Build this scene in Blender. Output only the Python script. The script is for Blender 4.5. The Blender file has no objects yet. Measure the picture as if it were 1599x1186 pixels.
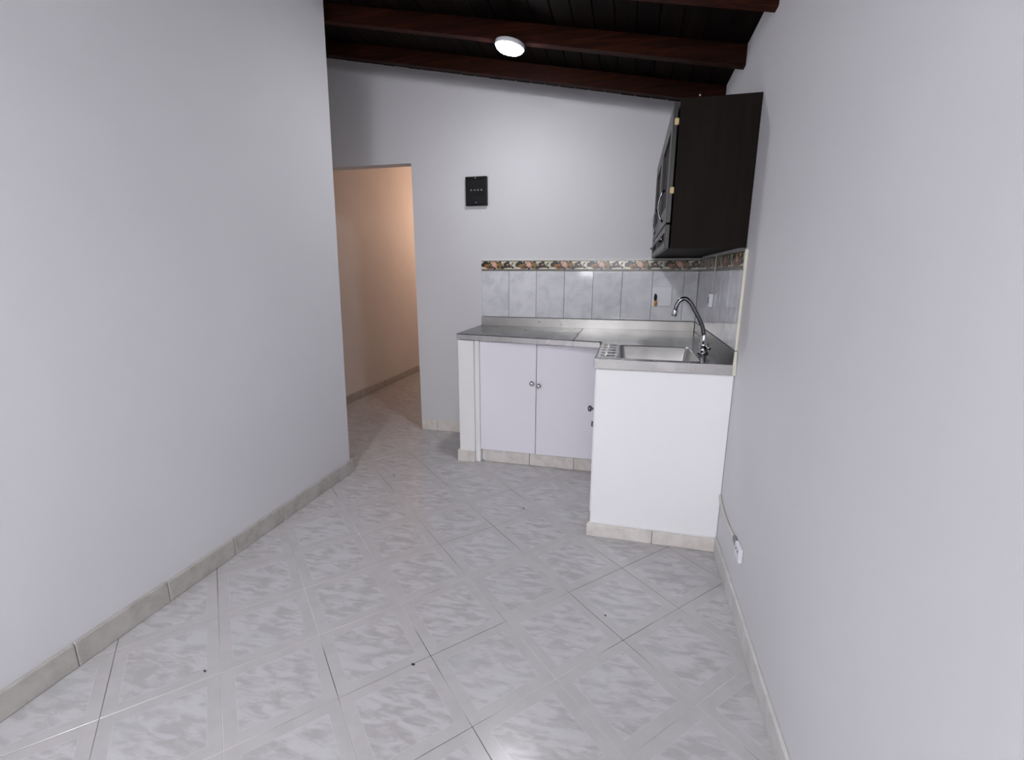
import bpy, bmesh, math, random
from mathutils import Vector, Matrix
random.seed(7)
S = bpy.context.scene
C = S.collection

# ------------------------------------------------------------------ camera, world, light, exposure
cam_d = bpy.data.cameras.new('camera')
cam_d.sensor_width = 36.0
cam_d.lens = 726.925 / 1599 * 36.0
cam_d.clip_start = 0.02
cam = bpy.data.objects.new('camera', cam_d)
C.objects.link(cam)
_r = Vector((0.97059314, 0.24071218, 0.00257098))
_u = Vector((-0.05587648, 0.21488953, 0.97503862))
_f = Vector((-0.23415119, 0.94650945, -0.22202045))
cam.matrix_world = Matrix(((_r.x, _u.x, -_f.x, -0.4568), (_r.y, _u.y, -_f.y, -3.4046), (_r.z, _u.z, -_f.z, 1.2597), (0, 0, 0, 1)))
S.camera = cam

LAMP = 80.0          # round ceiling lamp in the kitchen
LAMP_B = 430.0       # the stronger round lamp further out in the room
WINDOW = 16.0        # daylight through the window in the rear wall
HALL = 5.8           # warm bulb in the hallway
S.view_settings.view_transform = 'Standard'
S.view_settings.look = 'None'
S.view_settings.gamma = 1.0
S.view_settings.use_curve_mapping = False
S.view_settings.exposure = 1.04

w = bpy.data.worlds.new('sky')
S.world = w
w.use_nodes = True
w.node_tree.nodes['Background'].inputs['Color'].default_value = (0.80, 0.88, 1.0, 1)
w.node_tree.nodes['Background'].inputs['Strength'].default_value = 1.0


def light(name, kind, loc, energy, color, rot=(0, 0, 0), **kw):
    d = bpy.data.lights.new(name, kind)
    d.energy = energy
    d.color = color
    for k, v in kw.items():
        setattr(d, k, v)
    o = bpy.data.objects.new(name, d)
    o.location = loc
    o.rotation_euler = rot
    C.objects.link(o)
    return o


# daylight entering through the window behind the photographer (window x -1.38..-0.2, z 1.27..2.2, wall plane y -5.2)
light('window_daylight', 'AREA', (-0.79, -5.32, 1.735), WINDOW, (0.985, 0.98, 1.0), (math.radians(90), 0, 0),
      shape='RECTANGLE', size=1.18, size_y=0.93)
light('hall_bulb', 'POINT', (-2.25, 2.5, 1.95), HALL, (1.0, 0.67, 0.51), shadow_soft_size=0.06)

# ------------------------------------------------------------------ materials


def lin(r, g, b):
    def f(c):
        c /= 255.0
        return c / 12.92 if c <= 0.04045 else ((c + 0.055) / 1.055) ** 2.4
    return (f(r), f(g), f(b), 1)


class NT:
    def __init__(self, name, rough=0.5, metal=0.0, spec=0.5, color=None):
        self.m = bpy.data.materials.new(name)
        self.m.use_nodes = True
        self.t = self.m.node_tree
        self.b = self.t.nodes['Principled BSDF']
        self.b.inputs['Roughness'].default_value = rough
        self.b.inputs['Metallic'].default_value = metal
        self.b.inputs['Specular IOR Level'].default_value = spec
        if color:
            self.b.inputs['Base Color'].default_value = color

    def n(self, kind, **kw):
        nd = self.t.nodes.new(kind)
        for k, v in kw.items():
            if k in nd.inputs:
                nd.inputs[k].default_value = v
            else:
                setattr(nd, k, v)
        return nd

    def l(self, a, b):
        self.t.links.new(a, b)

    def coords(self, scale=(1, 1, 1), rot=(0, 0, 0), rnd=0.0, space='Object'):
        tc = self.n('ShaderNodeTexCoord')
        mp = self.n('ShaderNodeMapping')
        mp.inputs['Scale'].default_value = scale
        mp.inputs['Rotation'].default_value = rot
        self.l(tc.outputs[space], mp.inputs['Vector'])
        if rnd:
            oi = self.n('ShaderNodeObjectInfo')
            mu = self.n('ShaderNodeMath', operation='MULTIPLY')
            mu.inputs[1].default_value = rnd
            self.l(oi.outputs['Random'], mu.inputs[0])
            ad = self.n('ShaderNodeVectorMath', operation='ADD')
            self.l(mp.outputs[0], ad.inputs[0])
            self.l(mu.outputs[0], ad.inputs[1])
            return ad.outputs[0]
        return mp.outputs[0]

    def noise(self, vec, scale, detail=4.0, rough=0.55, dist=0.0):
        nd = self.n('ShaderNodeTexNoise')
        nd.inputs['Scale'].default_value = scale
        nd.inputs['Detail'].default_value = detail
        nd.inputs['Roughness'].default_value = rough
        nd.inputs['Distortion'].default_value = dist
        self.l(vec, nd.inputs['Vector'])
        return nd.outputs['Fac']

    def ramp(self, fac, stops):
        nd = self.n('ShaderNodeValToRGB')
        e = nd.color_ramp.elements
        while len(e) < len(stops):
            e.new(0.5)
        for el, (p, c) in zip(e, stops):
            el.position = p
            el.color = c if len(c) == 4 else (*c, 1)
        self.l(fac, nd.inputs[0])
        return nd.outputs[0]

    def mix(self, fac, a, b):
        nd = self.n('ShaderNodeMix', data_type='RGBA')
        for s, i in ((fac, 0), (a, 6), (b, 7)):
            if hasattr(s, 'links'):
                self.l(s, nd.inputs[i])
            else:
                nd.inputs[i].default_value = s
        return nd.outputs[2]

    def math(self, op, a, b=None):
        nd = self.n('ShaderNodeMath', operation=op)
        for i, s in enumerate((a, b)):
            if s is None:
                continue
            if hasattr(s, 'links'):
                self.l(s, nd.inputs[i])
            else:
                nd.inputs[i].default_value = s
        return nd.outputs[0]

    def bump(self, h, strength=0.1, dist=0.01):
        nd = self.n('ShaderNodeBump')
        nd.inputs['Strength'].default_value = strength
        nd.inputs['Distance'].default_value = dist
        self.l(h, nd.inputs['Height'])
        self.l(nd.outputs[0], self.b.inputs['Normal'])

    def color(self, s):
        self.l(s, self.b.inputs['Base Color'])


def plain(name, rgb, rough=0.5, metal=0.0, spec=0.5):
    return NT(name, rough, metal, spec, lin(*rgb)).m


def plaster(name, rgb, rgb2, rough=0.6):
    a = NT(name, rough, 0, 0.3)
    v = a.coords()
    a.color(a.ramp(a.noise(v, 1.3, 3), [(0.35, lin(*rgb)), (0.65, lin(*rgb2))]))
    a.bump(a.noise(v, 5.0, 5, 0.55), 0.10, 0.02)
    return a.m


M = {}
M['wall'] = plaster('wall_paint', (216, 215, 218), (220, 219, 222))
M['hallwall'] = plaster('hall_paint', (224, 219, 214), (230, 225, 220))
M['white'] = plaster('white_enamel', (247, 247, 249), (250, 250, 251), 0.4)
M['pier'] = plaster('pier_paint', (240, 239, 238), (246, 245, 245), 0.5)
M['door'] = plaster('door_laminate', (244, 241, 250), (246, 244, 251), 0.35)
a = NT('floor_grout', 0.8)
a.color(a.ramp(a.noise(a.coords(), 1.6, 2), [(0.42, lin(84, 80, 78)), (0.52, lin(196, 193, 190)), (0.7, lin(228, 226, 224))]))
M['grout'] = a.m
M['joint'] = plain('tile_joint', (150, 150, 158), 0.8)
M['cream'] = plain('cream_sealant', (228, 225, 210), 0.7)
M['black'] = plain('black_plastic', (11, 12, 14), 0.45, 0, 0.3)
M['grey'] = plain('grey_plastic', (128, 128, 130), 0.4)
M['amber'] = plain('amber_plastic', (196, 130, 40), 0.35)
M['whitep'] = plain('white_plastic', (232, 233, 238), 0.35)
M['chrome'] = plain('chrome', (205, 205, 208), 0.10, 1.0)
M['darkchrome'] = plain('dark_chrome', (120, 122, 126), 0.16, 1.0)
M['rawwood'] = plain('raw_hinge_wood', (205, 182, 135), 0.7)
M['void'] = plain('dark_gap', (20, 19, 18), 0.9)
M['crumb'] = plain('dark_crumb', (52, 48, 46), 0.9)
M['wire'] = plain('wire_sheath', (214, 210, 202), 0.5)

# floor tile: plain frame band, fine line, marbled centre
a = NT('floor_tile_glaze', 0.22, 0, 0.5)
tc = a.n('ShaderNodeTexCoord')
sx = a.n('ShaderNodeSeparateXYZ')
a.l(tc.outputs['Object'], sx.inputs[0])
mm = a.math('MAXIMUM', a.math('ABSOLUTE', sx.outputs[0]), a.math('ABSOLUTE', sx.outputs[1]))
v = a.coords((1.0, 1.0, 1.0), (0, 0, math.radians(-45)), 37.0)
st = a.n('ShaderNodeMapping')
st.inputs['Scale'].default_value = (13.0, 38.0, 13.0)
a.l(v, st.inputs[0])
n1 = a.noise(st.outputs[0], 1.0, 3, 0.55, 0.5)
n2 = a.noise(v, 7.0, 3)
marb = a.ramp(n1, [(0.36, lin(178, 174, 174)), (0.46, lin(185, 182, 183)), (0.56, lin(197, 194, 196)), (0.75, lin(202, 201, 203))])
marb = a.mix(a.ramp(n2, [(0.45, (0, 0, 0)), (0.75, (0.4, 0.4, 0.4))]), marb, lin(192, 198, 199))
band = a.ramp(a.noise(v, 14.0, 2), [(0.4, lin(187, 184, 185)), (0.6, lin(192, 189, 190))])
inb = a.math('GREATER_THAN', mm, 0.1125)
inl = a.math('MULTIPLY', a.math('GREATER_THAN', mm, 0.110), a.math('LESS_THAN', mm, 0.114))
col = a.mix(inb, marb, band)
col = a.mix(a.math('MULTIPLY', inl, 0.35), col, lin(204, 201, 202))
a.color(col)
a.bump(a.noise(v, 30.0, 2), 0.03, 0.002)
M['ftile'] = a.m

# skirting tile: creamy, dirty
def skirting(name, c0, c1, c2):
    a = NT(name, 0.4)
    v = a.coords((1, 1, 1), (0, 0, 0), 23.0)
    c = a.ramp(a.noise(v, 14.0, 5, 0.65), [(0.34, lin(*c0)), (0.52, lin(*c1)), (0.7, lin(*c2))])
    a.color(c)
    return a.m


M['skirt'] = skirting('skirting_tile', (214, 206, 199), (228, 222, 216), (234, 230, 227))
M['skirt_grey'] = skirting('skirting_tile_grey', (200, 197, 194), (212, 210, 208), (220, 218, 217))
M['skirt_dirty'] = skirting('skirting_tile_worn', (168, 163, 156), (184, 180, 174), (193, 189, 184))

# wall tile
a = NT('wall_tile_glaze', 0.07, 0, 0.6)
v = a.coords((1, 1, 1), (0, 0, 0), 11.0)
a.color(a.ramp(a.noise(v, 11.0, 4, 0.6, 0.5), [(0.35, lin(206, 207, 212)), (0.55, lin(222, 222, 227)), (0.7, lin(229, 228, 232))]))
M['wtile'] = a.m
M['cream_tile'] = plain('border_cream', (214, 206, 184), 0.12)
M['p_line'] = plain('print_olive', (96, 92, 70), 0.2)
M['p_band'] = plain('print_slate', (112, 108, 102), 0.2)
M['p_leaf'] = plain('print_leaf', (34, 34, 20), 0.2)
M['p_leaf2'] = plain('print_moss', (78, 68, 34), 0.2)
M['p_pear'] = plain('print_pear', (150, 98, 46), 0.2)
M['p_pink'] = plain('print_peach', (196, 138, 118), 0.2)
M['p_pink2'] = plain('print_peach_light', (222, 178, 156), 0.2)
M['p_lemon'] = plain('print_lemon', (138, 106, 48), 0.2)
M['p_plum'] = plain('print_plum', (46, 38, 40), 0.2)

# stainless steel, brushed
def steel(name, c, rough, sc=(2, 60, 2)):
    a = NT(name, rough, 1.0, 0.5)
    v = a.coords(sc)
    nz = a.noise(v, 3.0, 3)
    a.color(a.ramp(nz, [(0.3, lin(*[x - 14 for x in c])), (0.7, lin(*c))]))
    wv = a.coords()
    r = a.ramp(a.noise(wv, 5.0, 2), [(0.3, (rough * 0.85,) * 3), (0.7, (rough * 1.15,) * 3)])
    a.l(r, a.b.inputs['Roughness'])
    a.bump(a.noise(wv, 4.0, 1), 0.02, 0.02)
    return a.m


M['steel'] = steel('brushed_steel', (124, 125, 123), 0.26)
M['steel2'] = steel('polished_steel', (104, 102, 99), 0.20)
M['steel4'] = steel('shaded_deck_steel', (100, 100, 100), 0.18)  # same stainless as the basin, the deck's shade put into a darker colour
M['steel3'] = steel('bright_steel', (172, 170, 167), 0.30)
M['steel_lip'] = steel('lit_lip_steel', (218, 216, 214), 0.28)  # lips, basin and drainer: bright reflections worked into a lighter base colour

# dark stained wood
def wood(name, c0, c1, c2, rough, axis=0, spec=0.4):
    a = NT(name, rough, 0, spec)
    sc = [38.0, 38.0, 38.0]
    sc[axis] = 2.2
    v = a.coords(tuple(sc), (0, 0, 0), 17.0)
    c = a.ramp(a.noise(v, 1.0, 6, 0.6, 0.8), [(0.30, lin(*c0)), (0.52, lin(*c1)), (0.72, lin(*c2))])
    oi = a.n('ShaderNodeObjectInfo')
    hs = a.n('ShaderNodeHueSaturation')
    vv = a.math('ADD', a.math('MULTIPLY', oi.outputs['Random'], 0.7), 0.65)
    a.l(vv, hs.inputs['Value'])
    a.l(c, hs.inputs['Color'])
    a.color(hs.outputs[0])
    a.bump(a.noise(v, 1.0, 4), 0.08, 0.004)
    return a.m


M['beam'] = wood('beam_wood', (30, 13, 9), (50, 23, 14), (70, 34, 19), 0.6, 0, 0.08)
M['plank'] = wood('plank_wood', (14, 9, 7), (20, 13, 10), (28, 18, 14), 0.7, 1, 0.06)
a = NT('espresso_laminate', 0.5, 0, 0.05)
v = a.coords((20, 20, 2.0))
a.color(a.ramp(a.noise(v, 1.5, 4), [(0.35, lin(27, 22, 20)), (0.65, lin(32, 27, 24))]))
M['cab'] = a.m
M['cabdoor'] = plain('espresso_lacquer', (48, 45, 44), 0.35, 0, 0.4)
for key, power in (('glow', LAMP), ('glow_b', LAMP_B)):
    a = NT('lamp_diffuser', 0.4, 0, 0.4, (0.9, 0.9, 0.9, 1))
    a.b.inputs['Emission Color'].default_value = (0.955, 0.96, 1.0, 1)
    a.b.inputs['Emission Strength'].default_value = power
    M[key] = a.m

# ------------------------------------------------------------------ mesh helpers


def link(o, parent):
    C.objects.link(o)
    if parent is not None:
        o.parent = parent
    return o


def finish(name, bm, mat, parent=None, loc=(0, 0, 0), smooth=False):
    me = bpy.data.meshes.new(name)
    bmesh.ops.recalc_face_normals(bm, faces=bm.faces[:])
    bm.to_mesh(me)
    bm.free()
    for m in (mat if isinstance(mat, (list, tuple)) else [mat]):
        me.materials.append(M[m])
    if smooth:
        for p in me.polygons:
            p.use_smooth = True
    o = bpy.data.objects.new(name, me)
    o.location = loc
    return link(o, parent)


def add_box(bm, lo, hi, bev=0.0, seg=1):
    r = bmesh.ops.create_cube(bm, size=1.0)
    vs = r['verts']
    for v in vs:
        v.co = Vector([(lo[i] + hi[i]) / 2 + v.co[i] * (hi[i] - lo[i]) for i in range(3)])
    if bev > 0:
        es = list({e for v in vs for e in v.link_edges})
        bmesh.ops.bevel(bm, geom=es, offset=bev, segments=seg, profile=0.5, affect='EDGES')


def box(name, lo, hi, mat, parent=None, bev=0.0, seg=1, smooth=False):
    """one box; origin at its own centre in xy and at its base"""
    off = Vector(((lo[0] + hi[0]) / 2, (lo[1] + hi[1]) / 2, lo[2]))
    po = Vector((0, 0, 0))
    if parent is not None:
        po = world_of(parent)
    bm = bmesh.new()
    add_box(bm, Vector(lo) - off, Vector(hi) - off, bev, seg)
    return finish(name, bm, mat, parent, off - po, smooth)


def world_of(o):
    v = Vector((0, 0, 0))
    while o is not None:
        v += o.location
        o = o.parent
    return v


def prism(name, pts, axis, a0, a1, mat, parent=None, bev=0.0):
    """extrude a polygon given in the two other axes along `axis` from a0 to a1"""
    bm = bmesh.new()
    def P(p, t):
        return {0: (t, p[0], p[1]), 1: (p[0], t, p[1]), 2: (p[0], p[1], t)}[axis]
    A = [bm.verts.new(P(p, a0)) for p in pts]
    B = [bm.verts.new(P(p, a1)) for p in pts]
    bm.faces.new(A)
    bm.faces.new(B[::-1])
    n = len(pts)
    for i in range(n):
        bm.faces.new((A[i], B[i], B[(i + 1) % n], A[(i + 1) % n]))
    if bev:
        bmesh.ops.bevel(bm, geom=bm.edges[:], offset=bev, segments=2, affect='EDGES')
    po = world_of(parent) if parent is not None else Vector((0, 0, 0))
    return finish(name, bm, mat, parent, -po)


def add_hull8(bm, c):
    """hexahedron: c = 4 bottom corners then 4 top corners"""
    v = [bm.verts.new(p) for p in c]
    for f in ((3, 2, 1, 0), (4, 5, 6, 7), (0, 1, 5, 4), (1, 2, 6, 5), (2, 3, 7, 6), (3, 0, 4, 7)):
        bm.faces.new([v[i] for i in f])


def add_tube(bm, pts, rad, seg=14, cap=True):
    pts = [Vector(p) for p in pts]
    n = len(pts)
    rads = rad if isinstance(rad, (list, tuple)) else [rad] * n
    rings = []
    t0 = (pts[1] - pts[0]).normalized()
    ref = Vector((0, 0, 1)) if abs(t0.z) < 0.9 else Vector((0, 1, 0))
    nx = t0.cross(ref).normalized()
    for i in range(n):
        t = (pts[min(i + 1, n - 1)] - pts[max(i - 1, 0)]).normalized()
        nx = (nx - t * nx.dot(t)).normalized()
        ny = t.cross(nx)
        rings.append([bm.verts.new(pts[i] + (nx * math.cos(2 * math.pi * k / seg) + ny * math.sin(2 * math.pi * k / seg)) * rads[i]) for k in range(seg)])
    for a_, b_ in zip(rings, rings[1:]):
        for k in range(seg):
            bm.faces.new((a_[k], a_[(k + 1) % seg], b_[(k + 1) % seg], b_[k]))
    if cap:
        bm.faces.new(rings[0][::-1])
        bm.faces.new(rings[-1])


def smooth_path(pts, k=6):
    """Catmull-Rom through pts"""
    P = [Vector(p) for p in pts]
    P = [P[0] * 2 - P[1]] + P + [P[-1] * 2 - P[-2]]
    out = []
    for i in range(1, len(P) - 2):
        for s in range(k):
            t = s / k
            p0, p1, p2, p3 = P[i - 1:i + 3]
            out.append(0.5 * ((2 * p1) + (p2 - p0) * t + (2 * p0 - 5 * p1 + 4 * p2 - p3) * t * t + (3 * p1 - p0 - 3 * p2 + p3) * t ** 3))
    out.append(P[-2])
    return out


def tube(name, pts, rad, mat, parent=None, seg=14, at=None):
    """tube; coordinates relative to the parent"""
    bm = bmesh.new()
    add_tube(bm, pts, rad, seg)
    return finish(name, bm, mat, parent, at or (0, 0, 0), True)


def lathe(name, prof, mat, parent=None, at=(0, 0, 0), direction=(0, 0, 1), seg=28, smooth=True):
    """prof: list of (radius, height) turned about `direction` from `at` (relative to the parent)"""
    bm = bmesh.new()
    q = Vector((0, 0, 1)).rotation_difference(Vector(direction))
    rings = []
    for r, h in prof:
        if r < 1e-6:
            rings.append([bm.verts.new(q @ Vector((0, 0, h)))])
        else:
            rings.append([bm.verts.new(q @ Vector((r * math.cos(2 * math.pi * k / seg), r * math.sin(2 * math.pi * k / seg), h))) for k in range(seg)])
    for a_, b_ in zip(rings, rings[1:]):
        for k in range(seg):
            k2 = (k + 1) % seg
            if len(a_) == 1 and len(b_) == 1:
                continue
            if len(a_) == 1:
                bm.faces.new((a_[0], b_[k2], b_[k]))
            elif len(b_) == 1:
                bm.faces.new((a_[k], a_[k2], b_[0]))
            else:
                bm.faces.new((a_[k], a_[k2], b_[k2], b_[k]))
    for ring, flip in ((rings[0], True), (rings[-1], False)):
        if len(ring) > 1:
            bm.faces.new(ring[::-1] if flip else ring)
    return finish(name, bm, mat, parent, at, smooth)


def tag(o, label, cat, group=None):
    o['label'] = label
    o['category'] = cat
    if group:
        o['group'] = group
    return o


def thing(name, label, cat, loc, group=None):
    o = bpy.data.objects.new(name, None)
    o.empty_display_size = 0.05
    o.location = loc
    C.objects.link(o)
    return tag(o, label, cat, group)


def struct(o, label=None):
    o['kind'] = 'structure'
    if label:
        o['label'] = label
    return o


def clone(o, parent, loc, rot=None):
    c = o.copy()
    c.location = loc
    if rot is not None:
        c.rotation_euler = rot
    return link(c, parent)


# ------------------------------------------------------------------ the setting
SL = 0.192                 # fall of the roof towards the right wall
REAR, HALLX, LX = -5.2, -3.12, -2.155
YC = -0.905                # end of the left wall


def roof(x, dz=0.0):       # underside of the roof planks
    return 2.275 - SL * x + dz


def lw(z):                 # the old left wall leans in a little
    return LX + 0.023 * z


# floor slab and 30 cm tiles laid diagonally
bm = bmesh.new()
add_box(bm, (HALLX - 0.1, REAR - 0.1, -0.06), (0.1, 3.1, -0.0012))
floor = struct(finish('floor', bm, 'grout'), 'pale marbled diagonal tile floor with fine grout lines')
bm = bmesh.new()
add_box(bm, (-0.1492, -0.1492, -0.010), (0.1492, 0.1492, 0), 0.0008)
TH, TA, TX, TY = -0.7584, 0.3003, -0.8342, -1.9617
ct, s_t = math.cos(TH), math.sin(TH)
rects = [(LX, REAR, 0.0, 0.0), (HALLX, YC, LX, 0.0), (HALLX, 0.0, -2.068, 3.0)]
tproto = None
for i in range(-22, 16):
    for j in range(-22, 16):
        # corners at the lattice points (i, j)
        cs = [(TX + TA * (ii * ct - jj * s_t), TY + TA * (ii * s_t + jj * ct)) for ii, jj in ((i, j), (i + 1, j), (i + 1, j + 1), (i, j + 1))]
        cx = sum(c[0] for c in cs) / 4
        cy = sum(c[1] for c in cs) / 4
        ok = False
        for (x0, y0, x1, y1) in rects:
            for u_ in (-0.45, -0.225, 0, 0.225, 0.45):
                for v_ in (-0.45, -0.225, 0, 0.225, 0.45):
                    px = cx + TA * (u_ * ct - v_ * s_t)
                    py = cy + TA * (u_ * s_t + v_ * ct)
                    if x0 < px < x1 and y0 < py < y1:
                        ok = True
        if not ok or cy < -4.4 or cy > 2.9:
            continue
        if tproto is None:
            tproto = finish('tile', bm, 'ftile', floor, (cx, cy, 0))
            tproto.rotation_euler = (0, 0, TH)
        else:
            clone(tproto, floor, (cx, cy, random.uniform(-0.0004, 0.0)), (random.uniform(-1, 1) * 0.0012, random.uniform(-1, 1) * 0.0012, TH))

# walls
struct(prism('wall_back', [(0.1, 0), (0.1, roof(0)), (HALLX, roof(HALLX)), (HALLX, 2.052), (-2.068, 2.052), (-2.068, 0)], 1, 0.0, 0.1, 'wall'),
       'white back wall with doorway opening into a warm lit hall')
struct(prism('wall_right', [(REAR, 0), (0, 0), (0, roof(0)), (REAR, roof(0))], 0, 0.0, 0.1, 'wall'), 'white painted right wall')
bm = bmesh.new()
zt = roof(LX) - 0.01
add_hull8(bm, [(LX - 0.13, REAR, 0), (LX, REAR, 0), (LX, YC, 0), (LX - 0.13, YC, 0),
               (LX - 0.13, REAR, zt), (lw(zt), REAR, zt), (lw(zt), YC, zt), (LX - 0.13, YC, zt)])
bmesh.ops.bevel(bm, geom=[e for e in bm.edges if all(abs(v.co.y - YC) < 1e-4 and v.co.x > LX - 0.05 for v in e.verts)], offset=0.012, segments=3, affect='EDGES')
struct(finish('wall_left', bm, 'wall'), 'white painted left wall ending at a corner')
struct(box('wall_passage', (HALLX, YC - 0.1, 0), (LX - 0.13, YC, roof(LX)), 'wall'))
struct(box('wall_hall_left', (HALLX - 0.1, YC - 0.1, 0), (HALLX, 3.1, roof(HALLX)), 'hallwall'), 'hallway wall seen through the doorway in warm light')
struct(box('wall_hall_right', (-2.068, 0.1, 0), (-1.968, 3.0, 2.6), 'hallwall'))
struct(box('wall_hall_end', (HALLX, 3.0, 0), (-1.968, 3.1, 2.6), 'hallwall'))
struct(box('ceiling_hall', (HALLX, 0.1, 2.6), (-1.968, 3.1, 2.66), 'hallwall'))
# rear wall behind the photographer with its window
bm = bmesh.new()
W0, W1, Z0, Z1 = -1.38, -0.20, 1.27, 2.2
for lo, hi in (((LX, Z0 * 0), (W0, 2.3)), ((W1, 0), (0.1, 2.3)), ((W0, 0), (W1, Z0)), ((W0, Z1), (W1, 2.3))):
    add_box(bm, (lo[0], REAR - 0.1, lo[1]), (hi[0], REAR, hi[1]))
add_hull8(bm, [(LX, REAR - 0.1, 2.3), (0.1, REAR - 0.1, 2.3), (0.1, REAR, 2.3), (LX, REAR, 2.3),
               (LX, REAR - 0.1, roof(LX)), (0.1, REAR - 0.1, 2.31), (0.1, REAR, 2.31), (LX, REAR, roof(LX))])
struct(finish('wall_rear', bm, 'wall'))
win = struct(finish('window_1', (lambda b: (add_box(b, (W0, REAR - 0.08, Z0), (W0 + 0.05, REAR - 0.03, Z1)), add_box(b, (W1 - 0.05, REAR - 0.08, Z0), (W1, REAR - 0.03, Z1)),
       add_box(b, (W0, REAR - 0.08, Z0), (W1, REAR - 0.03, Z0 + 0.05)), add_box(b, (W0, REAR - 0.08, Z1 - 0.05), (W1, REAR - 0.03, Z1)),
       add_box(b, (-0.81, REAR - 0.08, Z0), (-0.77, REAR - 0.03, Z1)), b)[-1])(bmesh.new()), 'whitep'))

# roof: boards above, visible planks below them, beams
bm = bmesh.new()
add_hull8(bm, [(HALLX - 0.1, REAR - 0.1, roof(HALLX - 0.1, 0.022)), (0.1, REAR - 0.1, roof(0.1, 0.022)), (0.1, 0.1, roof(0.1, 0.022)), (HALLX - 0.1, 0.1, roof(HALLX - 0.1, 0.022)),
               (HALLX - 0.1, REAR - 0.1, roof(HALLX - 0.1, 0.06)), (0.1, REAR - 0.1, roof(0.1, 0.06)), (0.1, 0.1, roof(0.1, 0.06)), (HALLX - 0.1, 0.1, roof(HALLX - 0.1, 0.06))])
ceiling = struct(finish('ceiling', bm, 'void'), 'sloping dark stained wooden plank ceiling')
PW = 0.098
protos = {}
slope = math.atan(SL)
k = 0
x = 0.0
while x > HALLX + 0.02:
    x2 = x - PW
    xc = (x + x2) / 2
    y0, y1 = (REAR, 0.0) if xc > LX - 0.06 else (YC, 0.0)
    key = round(y0, 2)
    loc = (xc, (y0 + y1) / 2, roof(xc, random.uniform(0.0, 0.003)))
    if key not in protos:
        bm = bmesh.new()
        L = (y1 - y0) / 2
        hw = PW / 2 / math.cos(slope) - 0.0012
        add_box(bm, (-hw, -L, 0), (hw, L, 0.018), 0.004)
        o = finish('plank', bm, 'plank', ceiling, loc)
        o.rotation_euler = (0, slope, 0)
        protos[key] = o
    else:
        clone(protos[key], ceiling, loc)
    x = x2

beam_labels = {
    -0.345: 'dark wooden ceiling beam closest to the back wall, above the fuse box',
    -0.835: 'reddish brown wooden ceiling beam that carries the lit round lamp',
    -1.335: 'wooden ceiling beam whose end meets right wall in front of the lamp beam',
}


def beam(y0, x0, label):
    bm = bmesh.new()
    y1 = y0 + 0.052
    b, t = -0.088, -0.001
    add_hull8(bm, [(x0, y0, roof(x0, b)), (-0.0, y0, roof(0, b)), (-0.0, y1, roof(0, b)), (x0, y1, roof(x0, b)),
                   (x0, y0, roof(x0, t)), (-0.0, y0, roof(0, t)), (-0.0, y1, roof(0, t)), (x0, y1, roof(x0, t))])
    bmesh.ops.bevel(bm, geom=[e for e in bm.edges if abs(e.verts[0].co.x - e.verts[1].co.x) > 0.5], offset=0.004, segments=2, affect='EDGES')
    o = finish('ceiling_beam', bm, 'beam')
    tag(o, label, 'beam', 'wooden ceiling beams')
    return o


b3 = beam(-0.345, HALLX, beam_labels[-0.345])
b2 = beam(-0.835, HALLX, beam_labels[-0.835])
b1 = beam(-1.335, lw(2.6), beam_labels[-1.335])
for yb in (-1.835, -2.335, -2.835, -3.335, -3.835, -4.335):
    o = beam(yb, lw(2.6), 'wooden ceiling beam further out over the room')
lathe('nail', [(0.0, -0.006), (0.005, -0.006), (0.005, 0.0), (0.002, 0.002), (0.002, 0.008)], 'whitep', b3, (-0.135, -0.346, 2.236), (0, 1, 0), 10)

# skirting tiles
def skirt_x(name, xw, side, y0, y1, h, mat, ln=0.3, label=None, thick=0.012):
    root = None
    y = y1
    n = 0
    while y > y0 + 0.01:
        ya = max(y - ln, y0)
        lo = (xw if side > 0 else xw - thick, ya + 0.0012, 0.0005)
        hi = (xw + thick if side > 0 else xw, y - 0.0012, h + random.uniform(-0.003, 0.003))
        if root is None:
            bm = bmesh.new()
            add_box(bm, (min(lo[0], hi[0]) + (0 if side > 0 else 0.004), y0, 0), (max(lo[0], hi[0]) - (0.004 if side > 0 else 0), y1, h - 0.006))
            root = struct(finish(name, bm, 'joint'), label)
        box('tile', lo, hi, mat, root, 0.003, 2)
        y = ya
        n += 1
    return root


def skirt_y(name, yw, x0, x1, h, mat, ln=0.3, label=None, thick=0.012, first=None):
    root = None
    x = x0
    while x < x1 - 0.01:
        xa = min(x + (first if (root is None and first) else ln), x1)
        if root is None:
            bm = bmesh.new()
            add_box(bm, (x0, yw - thick + 0.004, 0), (x1, yw, h - 0.006))
            root = struct(finish(name, bm, 'joint'), label)
        box('tile', (x + 0.0012, yw - thick, 0.0005), (xa - 0.0012, yw, h + random.uniform(-0.003, 0.003)), mat, root, 0.003, 2)
        x = xa
    return root


skirt_x('baseboard_left', LX + 0.002, 1, -4.4, YC + 0.004, 0.086, 'skirt_dirty', 0.32, 'worn grey beige ceramic skirting along the left wall', 0.014)
skirt_x('baseboard_right', 0.0, -1, -4.4, -1.302, 0.082, 'skirt_grey', 0.6, 'pale ceramic skirting along the right wall')
skirt_y('baseboard_back', 0.0, -2.064, -1.545, 0.088, 'skirt', 0.3, 'pale ceramic skirting between doorway and kitchen counter', 0.012, 0.135)
skirt_x('baseboard_hall', HALLX, 1, YC, 2.98, 0.075, 'skirt_dirty', 0.3, 'ceramic skirting along the hallway wall')

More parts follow.
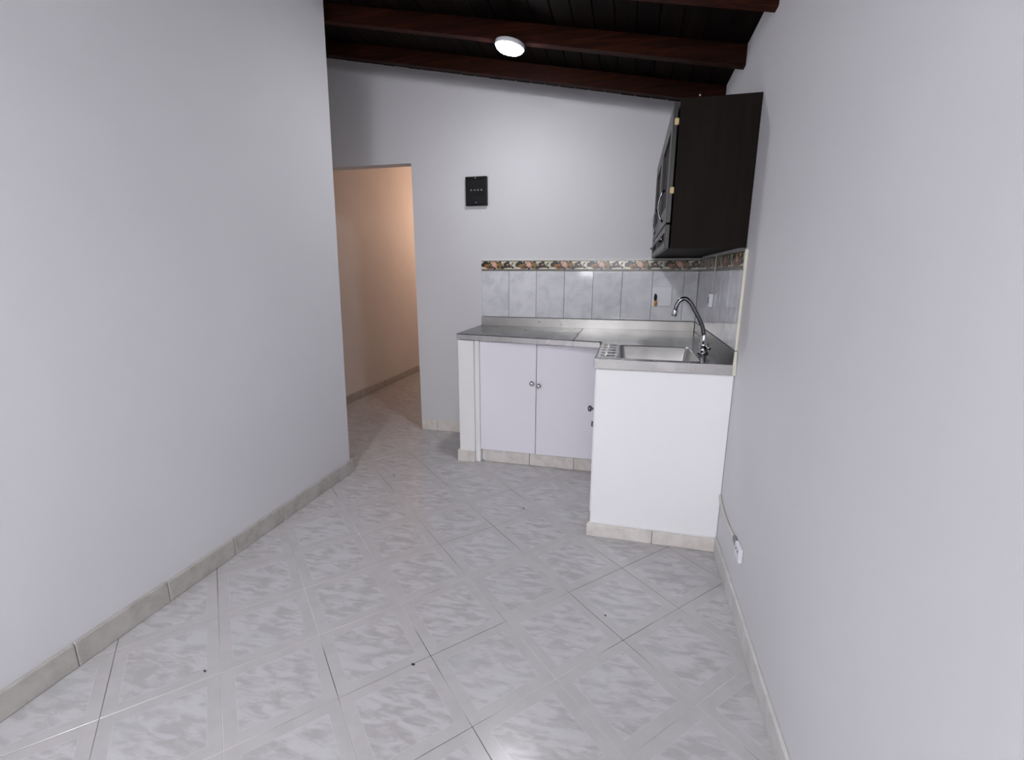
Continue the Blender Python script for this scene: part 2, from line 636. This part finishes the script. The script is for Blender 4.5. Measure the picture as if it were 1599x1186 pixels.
# ------------------------------------------------------------------ ceiling lamp
def ceiling_lamp(lx, ly, label, glow):
    lz = roof(lx, -0.0885)
    lamp = thing('ceiling_lamp', label, 'lamp', (lx, ly, lz))
    lamp.rotation_euler = (0, slope, 0)
    lathe('housing', [(0.070, 0.0), (0.076, -0.003), (0.077, -0.018), (0.075, -0.022), (0.071, -0.022), (0.071, -0.016), (0.0, -0.016)][::-1], 'whitep', lamp, (0, 0, 0), (0, 0, 1), 48)
    lathe('diffuser', [(0.0, -0.046), (0.022, -0.0452), (0.042, -0.0425), (0.058, -0.037), (0.067, -0.030), (0.0705, -0.024), (0.0705, -0.0165), (0.0, -0.0165)], glow, lamp, (0, 0, 0), (0, 0, 1), 48)


ceiling_lamp(-1.112, -0.809, 'lit round white lamp fixed under a wooden ceiling beam', 'glow')
ceiling_lamp(-1.112, -4.309, 'lit round white lamp over the open floor away from the kitchen', 'glow_b')

# ------------------------------------------------------------------ kitchen: counter pier, base cabinet, sink cabinet
def fy(x, a=-0.545, b=-0.69):          # the counter front runs slightly askew
    return a + (b - a) * (x + 1.54) / 0.94


pier = thing('counter_pier', 'white plastered pier at the free end of the counter', 'pier', (-1.477, -0.28, 0))
box('body', (-1.531, -0.553, 0), (-1.421, -0.001, 0.838), 'pier', pier, 0.006, 2)
box('tile', (-1.543, -0.566, 0), (-1.419, -0.554, 0.080), 'skirt', pier, 0.003, 2)
box('tile', (-1.543, -0.553, 0), (-1.532, -0.06, 0.080), 'skirt', pier, 0.003, 2)

cab = thing('base_cabinet', 'white two door base cabinet under the steel worktop', 'cabinet', (-1.0, -0.27, 0))
box('body', (-1.384, -0.50, 0.0), (-0.595, -0.002, 0.82), 'pier', cab)
box('post', (-1.4195, -0.545, 0), (-1.3845, -0.02, 0.838), 'pier', cab, 0.003)
box('rail', (-1.384, -0.535, 0.822), (-0.595, -0.45, 0.842), 'pier', cab, 0.002)
dl = box('door', (-1.381, -0.548, 0.094), (-1.0055, -0.528, 0.832), 'door', cab, 0.002)
dr = box('door', (-1.0015, -0.550, 0.094), (-0.603, -0.530, 0.826), 'door', cab, 0.002)
dl['label'] = 'white cabinet door beside the pier'
dr['label'] = 'white cabinet door beside the sink cabinet'
KN = [(0.0, 0.0), (0.009, 0.0), (0.006, 0.004), (0.006, 0.012), (0.013, 0.017), (0.0165, 0.023), (0.0155, 0.029), (0.010, 0.0335), (0.0, 0.035)]


def knob(door, wpos, d, mat='chrome'):
    o = lathe('knob', KN, mat, door, Vector(wpos) - world_of(door), d, 20)
    o['label'] = 'round metal knob'
    return o


knob(dl, (-1.029, -0.548, 0.578), (0, -1, 0))
knob(dr, (-0.984, -0.550, 0.566), (0, -1, 0))
for i, (xa, xb) in enumerate(((-1.361, -1.050), (-1.047, -0.752), (-0.749, -0.596))):
    box('tile', (xa, -0.522, 0), (xb, -0.501, 0.092 - 0.004 * i), 'skirt', cab, 0.0025, 2)

YP = -1.288
snk = thing('sink_cabinet', 'tall white panelled cabinet end carrying the steel sink', 'cabinet', (-0.295, -0.95, 0))
box('front_panel', (-0.584, YP, 0), (-0.001, YP + 0.03, 0.842), 'white', snk, 0.005, 2)
box('side_panel', (-0.584, YP + 0.0305, 0), (-0.562, -0.72, 0.842), 'white', snk, 0.003)
box('bottom_panel', (-0.561, YP + 0.0305, 0.0), (-0.002, -0.72, 0.06), 'white', snk)
for xa, xb in ((-0.598, -0.2885), (-0.286, -0.003)):
    box('tile', (xa, YP - 0.0125, 0), (xb, YP - 0.0005, 0.066), 'skirt', snk, 0.003, 2)
box('ledge', (-0.590, YP - 0.008, 0.0665), (-0.003, YP - 0.0002, 0.073), 'pier', snk, 0.002)
box('tile', (-0.598, YP, 0), (-0.5848, -0.95, 0.066), 'skirt_dirty', snk, 0.003, 2)
sd = box('door', (-0.593, -1.20, 0.08), (-0.5845, -0.74, 0.82), 'door', snk, 0.002)
knob(sd, (-0.593, -1.12, 0.60), (-1, 0, 0), 'darkchrome')
bm = bmesh.new()
add_box(bm, (-0.012, -0.01, -0.012), (0, 0.01, 0.012), 0.002)
finish('latch', bm, 'darkchrome', sd, Vector((-0.593, -1.15, 0.53)) - world_of(sd))

# ------------------------------------------------------------------ steel worktop
ZT = 0.880
top = thing('steel_worktop', 'long stainless steel worktop along the back wall', 'worktop', (-0.9, -0.3, 0.84))


def sheet(x0, x1, mat, lab):
    bm = bmesh.new()
    for za, zb, da in ((ZT - 0.006, ZT, 0.0),):
        add_hull8(bm, [(x0, fy(x0), za), (x1, fy(x1), za), (x1, -0.0125, za), (x0, -0.0125, za), (x0, fy(x0), zb), (x1, fy(x1), zb), (x1, -0.0125, zb), (x0, -0.0125, zb)])
    bmesh.ops.bevel(bm, geom=bm.edges[:], offset=0.002, segments=2, affect='EDGES')
    o = finish('sheet', bm, mat, top, -world_of(top))
    o['label'] = lab
    return o


sheet(-1.541, -0.764, 'steel', 'darker steel sheet at the free end')
sheet(-0.7615, -0.0125, 'steel2', 'brighter steel sheet by the corner')
bm = bmesh.new()
for xa, xb in ((-1.541, -0.764), (-0.7615, -0.606)):
    add_hull8(bm, [(xa, fy(xa), 0.843), (xb, fy(xb), 0.843), (xb, fy(xb) + 0.008, 0.843), (xa, fy(xa) + 0.008, 0.843),
                   (xa, fy(xa), ZT - 0.0062), (xb, fy(xb), ZT - 0.0062), (xb, fy(xb) + 0.008, ZT - 0.0062), (xa, fy(xa) + 0.008, ZT - 0.0062)])
finish('front_lip', bm, 'steel_lip', top, -world_of(top))
box('end_lip', (-1.541, fy(-1.54) + 0.009, 0.843), (-1.534, -0.002, ZT - 0.0062), 'steel', top)
box('core', (-1.418, -0.49, 0.8435), (-0.606, -0.03, ZT - 0.0065), 'void', top)
box('upstand', (-1.536, -0.012, 0.862), (-0.0125, -0.0005, 0.944), 'steel3', top, 0.003, 2)
for xx, zz in ((-1.09, 0.915), (-0.93, 0.897)):
    lathe('rivet', [(0.004, 0.0), (0.0035, 0.0015), (0.0, 0.0022)], 'darkchrome', top, Vector((xx, -0.012, zz)) - world_of(top), (0, -1, 0), 10)

# ------------------------------------------------------------------ sink unit
sk = thing('kitchen_sink', 'stainless steel sink with drainer grooves beside the right wall', 'sink', (-0.3, -1.0, 0.84))
SW = world_of(sk)
BX0, BX1, BY0, BY1, BD = -0.490, -0.135, -1.238, -0.812, 0.17
SX0, SX1, SY0, SY1 = -0.590, -0.0125, -1.302, -0.700
ZS = ZT + 0.0035


def rrect(x0, x1, y0, y1, r, z, n=6):
    out = []
    for cx, cy, a0 in ((x1 - r, y1 - r, 0), (x0 + r, y1 - r, 90), (x0 + r, y0 + r, 180), (x1 - r, y0 + r, 270)):
        for k in range(n + 1):
            t = math.radians(a0 + 90.0 * k / n)
            out.append(Vector((cx + r * math.cos(t), cy + r * math.sin(t), z)))
    return out


bm = bmesh.new()
N = 6
inner = [bm.verts.new(p - SW) for p in rrect(BX0, BX1, BY0, BY1, 0.022, ZS, N)]
# outer ring: project each inner point onto the outer rectangle corner by corner
outer_c = [(SX1, SY1), (SX0, SY1), (SX0, SY0), (SX1, SY0)]
oc = [bm.verts.new(Vector((x_, y_, ZS)) - SW) for x_, y_ in outer_c]
for q in range(4):
    for k in range(N):
        bm.faces.new((inner[q * (N + 1) + k], inner[q * (N + 1) + k + 1], oc[q]))
    q2 = (q + 1) % 4
    bm.faces.new((inner[q * (N + 1) + N], inner[(q2 * (N + 1)) % len(inner)], oc[q2], oc[q]))
finish('deck', bm, 'steel4', sk)
bm = bmesh.new()
rings = []
for dz, ins, r in ((0.0, 0.0, 0.022), (-0.006, 0.004, 0.022), (-0.14, 0.020, 0.024), (-0.160, 0.028, 0.03), (-BD, 0.05, 0.03)):
    rings.append([bm.verts.new(p - SW) for p in rrect(BX0 + ins, BX1 - ins, BY0 + ins, BY1 - ins, r, ZS + dz, N)])
for a_, b_ in zip(rings, rings[1:]):
    n_ = len(a_)
    for k in range(n_):
        bm.faces.new((a_[k], a_[(k + 1) % n_], b_[(k + 1) % n_], b_[k]))
bm.faces.new(rings[-1])
basin = finish('basin', bm, 'steel_lip', sk, (0, 0, 0), True)
lathe('drain', [(0.038, 0.0), (0.036, 0.003), (0.028, 0.002), (0.0, 0.0012)], 'chrome', basin, Vector((-0.31, -1.02, ZS - BD + 0.0005)) - SW, (0, 0, 1), 24)
# rims
bm = bmesh.new()
add_box(bm, Vector((SX0 - 0.003, SY0 - 0.006, 0.843)) - SW, Vector((-0.014, SY0, ZS + 0.004)) - SW, 0.002, 2)
finish('front_lip', bm, 'steel_lip', sk)
bm = bmesh.new()
add_box(bm, Vector((SX0 - 0.004, SY0 + 0.0005, 0.843)) - SW, Vector((SX0, SY1, ZS + 0.004)) - SW, 0.0018, 2)
finish('side_lip', bm, 'steel', sk)
# drainer grooves
bm = bmesh.new()
add_box(bm, Vector((SX0 + 0.007, -1.232, ZS)) - SW, Vector((BX0 - 0.010, -0.805, ZS + 0.0015)) - SW, 0.0006)
finish('drainer', bm, 'steel_lip', sk)
for k in range(5):
    yy = -1.19 + k * 0.085
    tube('groove', [Vector((SX0 + 0.016, yy, ZS)) - SW, Vector((BX0 - 0.016, yy, ZS)) - SW], 0.0048, 'steel_lip', sk, 10)
bm = bmesh.new()
add_box(bm, Vector((-0.012, SY0 + 0.014, 0.862)) - SW, Vector((-0.0005, -0.013, 0.944)) - SW, 0.003, 2)
finish('upstand', bm, 'steel2', sk)
bm = bmesh.new()
add_box(bm, Vector((-0.013, SY0 - 0.008, 0.840)) - SW, Vector((-0.0005, SY0 + 0.013, 0.944)) - SW, 0.004, 2)
for v_ in bm.verts:
    v_.co.x += random.uniform(-0.003, 0.002)
o = finish('sealant', bm, 'cream', sk)
o['label'] = 'rough cream sealant at the wall'

# ------------------------------------------------------------------ faucet
fa = thing('faucet', 'chrome gooseneck kitchen faucet at the sink', 'faucet', (-0.093, -1.0, ZS))
lathe('base', [(0.026, 0.0), (0.026, 0.006), (0.019, 0.012), (0.0165, 0.03), (0.021, 0.036), (0.021, 0.048), (0.0155, 0.054), (0.0145, 0.075), (0.011, 0.088), (0.010, 0.10)], 'chrome', fa, (0, 0, 0), (0, 0, 1), 24)
FP = [(-0.001, 0, 0.085), (-0.010, 0, 0.125), (-0.030, 0, 0.168), (-0.055, 0, 0.212), (-0.075, 0, 0.243), (-0.100, 0, 0.262), (-0.124, 0, 0.254), (-0.138, 0, 0.228), (-0.143, 0, 0.200)]
tube('spout', smooth_path(FP, 6), 0.0098, 'darkchrome', fa, 16)
lathe('aerator', [(0.010, -0.006), (0.0135, 0.0), (0.0135, 0.022), (0.010, 0.028)], 'chrome', fa, (-0.1425, 0, 0.206), (-0.12, 0, -1), 18)
bm = bmesh.new()
add_tube(bm, [(0.0, 0.0, 0.042), (0.012, -0.030, 0.040), (0.020, -0.052, 0.032)], [0.007, 0.006, 0.008], 12)
finish('handle', bm, 'chrome', fa, (0, 0, 0), True)

# ------------------------------------------------------------------ backsplash tiles
TB, TT, BT = 0.9455, 1.281, 1.356
bsb = box('tile_backsplash', (-1.531, -0.004, TB), (-0.0005, -0.0005, BT), 'joint')
tag(bsb, 'grey white backsplash tiles with fruit border on the back wall', 'backsplash')
bsr = box('tile_backsplash', (-0.004, -1.288, TB), (-0.0005, -0.0125, BT), 'joint')
tag(bsr, 'glossy backsplash tiles with fruit border on the right wall', 'backsplash')
TXS = [-1.531, -1.323, -1.116, -0.912, -0.710, -0.511, -0.307, -0.103, -0.0125]
for i, (xa, xb) in enumerate(zip(TXS, TXS[1:])):
    o = box('tile', (xa + 0.0012, -0.0115, TB + 0.0015), (xb - 0.0012, -0.0042, TT - 0.001), 'wtile', bsb, 0.0012)
    o.rotation_euler = ((-0.009 if i == 3 else random.uniform(0.0, 1) * 0.003), 0, random.uniform(-1, 1) * 0.002)
y = -0.0125
while y > -1.287:
    ya = max(y - 0.205, -1.287)
    o = box('tile', (-0.0115, ya + 0.0012, TB + 0.0015), (-0.0042, y - 0.0012, TT - 0.001), 'wtile', bsr, 0.0012)
    o.rotation_euler = (0, random.uniform(-1, 1) * 0.003, random.uniform(-1, 1) * 0.003)
    y = ya


def ellipse(bm, cx, cz, rx, rz, y, mi, rot=0.0, n=14, wob=0.0):
    vs = []
    for k in range(n):
        t = 2 * math.pi * k / n
        f = 1 + wob * math.sin(3 * t + cx * 90)
        px, pz = rx * f * math.cos(t), rz * f * math.sin(t)
        vs.append(bm.verts.new((cx + px * math.cos(rot) - pz * math.sin(rot), y, cz + px * math.sin(rot) + pz * math.cos(rot))))
    f_ = bm.faces.new(vs)
    f_.material_index = mi


def leaf(bm, cx, cz, ln, wd, y, mi, rot):
    ellipse(bm, cx, cz, ln, wd, y, mi, rot, 8, 0.25)


PM = ['p_line', 'p_band', 'p_leaf', 'p_leaf2', 'p_pear', 'p_pink', 'p_pink2', 'p_lemon', 'p_plum']


def border_print(ln):
    """printed fruit garland on one 26 cm border tile, local x from 0 to ln, local z from 0 to 0.075"""
    bm = bmesh.new()
    def quad(x0, x1, z0, z1, mi):
        f_ = bm.faces.new([bm.verts.new(p) for p in ((x0, -0.0001, z0), (x1, -0.0001, z0), (x1, -0.0001, z1), (x0, -0.0001, z1))])
        f_.material_index = mi
    quad(0.001, ln - 0.001, 0.002, 0.013, 1)
    quad(0.001, ln - 0.001, 0.067, 0.072, 0)
    full = [
        ('e', .030, .050, .020, .014, 2, .5), ('e', .014, .040, .014, .010, 2, -.6), ('e', .062, .055, .012, .007, 3, .8), ('e', .050, .030, .022, .013, 4, -.3), ('e', .038, .036, .012, .010, 4, .2),
        ('e', .058, .026, .010, .006, 3, .0), ('e', .100, .043, .021, .021, 5, 0), ('e', .098, .046, .012, .012, 6, 0), ('e', .082, .024, .010, .006, 2, .4), ('e', .100, .017, .008, .006, 8, .4),
        ('e', .137, .054, .014, .010, 2, .6), ('e', .142, .036, .018, .018, 7, 0), ('e', .128, .026, .010, .007, 3, .7), ('e', .162, .024, .012, .010, 8, .3),
        ('e', .196, .055, .016, .009, 8, .3), ('e', .190, .040, .018, .012, 8, -.5), ('e', .180, .030, .012, .009, 2, .2), ('e', .212, .036, .014, .010, 2, -.8), ('e', .224, .030, .009, .006, 3, .3),
        ('e', .200, .044, .007, .004, 5, .2), ('e', .240, .024, .007, .006, 2, .2), ('e', .236, .050, .011, .0035, 3, .9), ('e', .117, .060, .008, .004, 3, -.5), ('e', .072, .040, .008, .005, 2, 1.2)]
    y_ = -0.0002
    for _, cx, cz, rx, rz, mi, rot in full:
        if cx + rx * 0.6 > ln:
            continue
        y_ -= 0.00002
        ellipse(bm, cx, cz, rx * 1.28, min(rz * 1.28, 0.026), y_, mi, rot, 12, 0.12 if mi in (2, 3, 8) else 0.03)
    return bm


BL = 0.259
x = -1.531
meshes = {}
while x < -0.014:
    xb = min(x + BL, -0.0125)
    bt = box('border_tile', (x + 0.001, -0.0125, TT + 0.001), (xb - 0.001, -0.0042, BT), 'cream_tile', bsb, 0.001)
    key = round(xb - x, 3)
    if key not in meshes:
        o = finish('print', border_print(xb - x), PM, bt, Vector((x, -0.0126, TT)) - world_of(bt))
        meshes[key] = o
    else:
        clone(meshes[key], bt, Vector((x, -0.0126, TT)) - world_of(bt))
    x = xb
y = -0.0125
while y > -1.28:
    ya = max(y - BL, -1.287)
    bt = box('border_tile', (-0.0125, ya + 0.001, TT + 0.001), (-0.0042, y - 0.001, BT), 'cream_tile', bsr, 0.001)
    key = round(y - ya, 3)
    if key not in meshes:
        meshes[key] = o = finish('print', border_print(y - ya), PM, bt, Vector((-0.0126, y, TT)) - world_of(bt))
        o.rotation_euler = (0, 0, math.radians(-90))
    else:
        clone(meshes[key], bt, Vector((-0.0126, y, TT)) - world_of(bt), (0, 0, math.radians(-90)))
    y = ya
box('edge_trim', (-0.012, -1.2935, TB), (-0.0005, -1.2885, BT + 0.004), 'cream', bsr, 0.003, 2)
box('edge_trim', (-1.531, -0.011, BT + 0.0004), (-0.0005, -0.0005, BT + 0.006), 'whitep', bsb, 0.001)

# ------------------------------------------------------------------ wall cabinet
CX, CY0, CZ0, CZ1 = -0.300, -1.250, 1.367, 1.942
wc = thing('wall_cabinet', 'dark espresso wall cabinet hung on the right wall over the sink', 'cabinet', (-0.15, -0.62, CZ0))
T = 0.016
box('side_panel', (CX, CY0, CZ0), (-0.001, CY0 + T, CZ1), 'cab', wc, 0.0015)
box('side_panel', (CX, -0.001 - T, CZ0), (-0.001, -0.001, CZ1), 'cab', wc, 0.0015)
box('bottom_panel', (CX + 0.002, CY0 + T, CZ0 + 0.006), (-0.001, -0.001 - T, CZ0 + 0.006 + T), 'cab', wc)
box('top_panel', (CX + 0.002, CY0 + T, CZ1 - T), (-0.001, -0.001 - T, CZ1), 'cab', wc)
box('back_panel', (-0.007, CY0 + T, CZ0 + 0.022), (-0.001, -0.001 - T, CZ1 - T), 'cab', wc)
box('shelf', (CX + 0.01, CY0 + T, 1.460), (-0.008, -0.001 - T, 1.460 + T), 'cab', wc)


def handle(parent, p0, p1, out):
    """arched chrome pull between p0 and p1, bulging along -x"""
    p0, p1 = Vector(p0), Vector(p1)
    pts = []
    for k in range(13):
        t = k / 12
        p = p0.lerp(p1, t)
        p.x -= out * math.sin(math.pi * t) ** 0.6
        pts.append(p - world_of(parent))
    o = tube('handle', pts, [0.006 - 0.0018 * abs(math.sin(math.pi * k / 12)) for k in range(13)], 'darkchrome', parent, 10)
    o['label'] = 'arched chrome handle'


def panel_door(name, y0, y1, z0, z1, fr):
    """framed front: one mesh for the frame, a recessed panel as sub-part"""
    px = CX - 0.006
    bm = bmesh.new()
    off = Vector((px - 0.009, (y0 + y1) / 2, z0))
    for lo, hi in (((px - 0.018, y0, z0), (px, y0 + fr, z1)), ((px - 0.018, y1 - fr, z0), (px, y1, z1)),
                   ((px - 0.018, y0 + fr, z0), (px, y1 - fr, z0 + fr)), ((px - 0.018, y0 + fr, z1 - fr), (px, y1 - fr, z1))):
        add_box(bm, Vector(lo) - off, Vector(hi) - off, 0.0015)
    d = finish(name, bm, 'cabdoor', wc, off - world_of(wc))
    box('panel', (px - 0.008, y0 + fr, z0 + fr), (px - 0.002, y1 - fr, z1 - fr), 'cab', d)
    return d


px = CX - 0.024
ym = -0.60
d1 = panel_door('door', CY0 + 0.004, ym - 0.003, 1.472, CZ1 - 0.012, 0.075)
d2 = panel_door('door', ym + 0.003, -0.004, 1.472, CZ1 - 0.012, 0.075)
e1 = panel_door('drawer', CY0 + 0.004, ym - 0.003, CZ0, 1.465, 0.03)
e2 = panel_door('drawer', ym + 0.003, -0.004, CZ0, 1.465, 0.03)
handle(d1, (px, -1.00, 1.50), (px, -1.00, 1.64), 0.024)
handle(d2, (px, ym + 0.30, 1.50), (px, ym + 0.30, 1.64), 0.016)
handle(e1, (px, -1.10, 1.415), (px, -0.97, 1.415), 0.022)
handle(e2, (px, -0.37, 1.415), (px, -0.24, 1.415), 0.022)
for zz, d in ((1.86, d1), (1.60, d1)):
    o = box('hinge', (CX - 0.0175, CY0 - 0.0005, zz - 0.013), (CX - 0.0005, CY0 + 0.010, zz + 0.013), 'rawwood', wc, 0.003)
    o['label'] = 'pale bare wood hinge block'

# ------------------------------------------------------------------ fuse box on the back wall
fb = thing('fuse_box', 'black fuse box with four breaker switches on back wall', 'fuse box', (-1.560, 0, 1.737))
box('case', (-1.640, -0.030, 1.738), (-1.480, -0.0005, 1.934), 'black', fb, 0.004, 2)
box('cover', (-1.632, -0.037, 1.746), (-1.488, -0.0302, 1.915), 'black', fb, 0.003, 2)
box('hinge', (-1.615, -0.034, 1.917), (-1.505, -0.0302, 1.928), 'black', fb, 0.001)
for k in range(4):
    xx = -1.602 + k * 0.0255
    br = box('breaker', (xx, -0.041, 1.812), (xx + 0.022, -0.0372, 1.850), 'black', fb, 0.001)
    box('toggle', (xx + 0.004, -0.049, 1.834), (xx + 0.018, -0.0412, 1.845), 'grey', br, 0.002)
lathe('screw', [(0.0055, 0.0), (0.005, 0.002), (0.0, 0.0028)], 'grey', fb, Vector((-1.558, -0.037, 1.757)) - world_of(fb), (0, -1, 0), 12)
lathe('screw', [(0.0055, 0.0), (0.005, 0.002), (0.0, 0.0028)], 'grey', fb, Vector((-1.563, -0.034, 1.9225)) - world_of(fb), (0, -1, 0), 12)

# ------------------------------------------------------------------ electrics on the tiles and the wall
sp = thing('switch_plate', 'white switch plate with black and amber rocker on backsplash', 'switch', (-0.238, -0.0125, 1.045))
box('plate', (-0.302, -0.0185, 1.045), (-0.176, -0.0125, 1.177), 'whitep', sp, 0.003, 2)
rk = lathe('rocker', [(0.0105, 0.0), (0.0105, 0.006), (0.008, 0.008), (0.0, 0.009)], 'amber', sp, Vector((-0.278, -0.0186, 1.066)) - world_of(sp), (0, -1, 0), 20)
rk.scale = (1, 1, 2.2)
rb = lathe('rocker', [(0.0100, 0.0), (0.0100, 0.007), (0.0075, 0.009), (0.0, 0.010)], 'black', sp, Vector((-0.281, -0.0186, 1.105)) - world_of(sp), (0, -1, 0), 20)
rb.scale = (1, 1, 2.6)

ps = thing('cord_switch', 'small pale switch hanging on a white wire below wall cabinet', 'switch', (-0.013, -0.63, 1.085))
box('body', (-0.034, -0.655, 1.085), (-0.0126, -0.612, 1.158), 'whitep', ps, 0.004, 2)
box('rocker', (-0.038, -0.645, 1.105), (-0.0342, -0.624, 1.140), 'grey', ps, 0.001)
tube('wire', [p - world_of(ps) for p in smooth_path([(-0.018, -0.632, 1.157), (-0.017, -0.640, 1.22), (-0.018, -0.655, 1.30), (-0.020, -0.680, 1.366)], 6)], 0.0032, 'wire', ps, 8)

ol = thing('wall_outlet', 'small white surface outlet low on right wall', 'outlet', (0, -1.69, 0.2))
box('body', (-0.016, -1.735, 0.226), (-0.0005, -1.665, 0.282), 'whitep', ol, 0.005, 2)
for dy in (-0.012, 0.012):
    lathe('hole', [(0.0045, 0.0), (0.0045, 0.0012), (0.0, 0.0012)], 'black', ol, Vector((-0.0158, -1.700 + dy, 0.262)) - world_of(ol), (-1, 0, 0), 12)
box('plug', (-0.012, -1.664, 0.244), (-0.0005, -1.605, 0.270), 'grey', ol, 0.004, 2)
cb = tube('wall_cable', smooth_path([(-0.006, -1.605, 0.258), (-0.006, -1.50, 0.250), (-0.006, -1.40, 0.252), (-0.006, -1.33, 0.264), (-0.006, -1.294, 0.284)], 6), 0.0055, 'wire', None, 8)
tag(cb, 'pale cable running along right wall from outlet to sink cabinet', 'cable')

# ------------------------------------------------------------------ crumbs on the floor
crumbs = [((-1.081, -2.230), 0.006, 'dark crumb beside a grout line in the middle of the floor'),
          ((-1.725, -2.418), 0.005, 'dark crumb on the floor near the left wall'),
          ((-0.954, -1.116), 0.005, 'dark crumb on the tiles in front of the cabinet doors'),
          ((-1.855, -0.896), 0.005, 'dark crumb on the floor near the left wall corner'),
          ((-0.477, -1.844), 0.004, 'tiny dark crumb on the floor in front of the sink cabinet')]
for (cx, cy), r, lab in crumbs:
    bm = bmesh.new()
    bmesh.ops.create_icosphere(bm, subdivisions=1, radius=r)
    for v_ in bm.verts:
        v_.co = Vector((v_.co.x * random.uniform(0.8, 1.3), v_.co.y * random.uniform(0.6, 1.0), v_.co.z * 0.5 + r * 0.5))
    o = finish('floor_crumb', bm, 'crumb', None, (cx, cy, 0.0))
    tag(o, lab, 'crumb', 'dark crumbs on the floor')
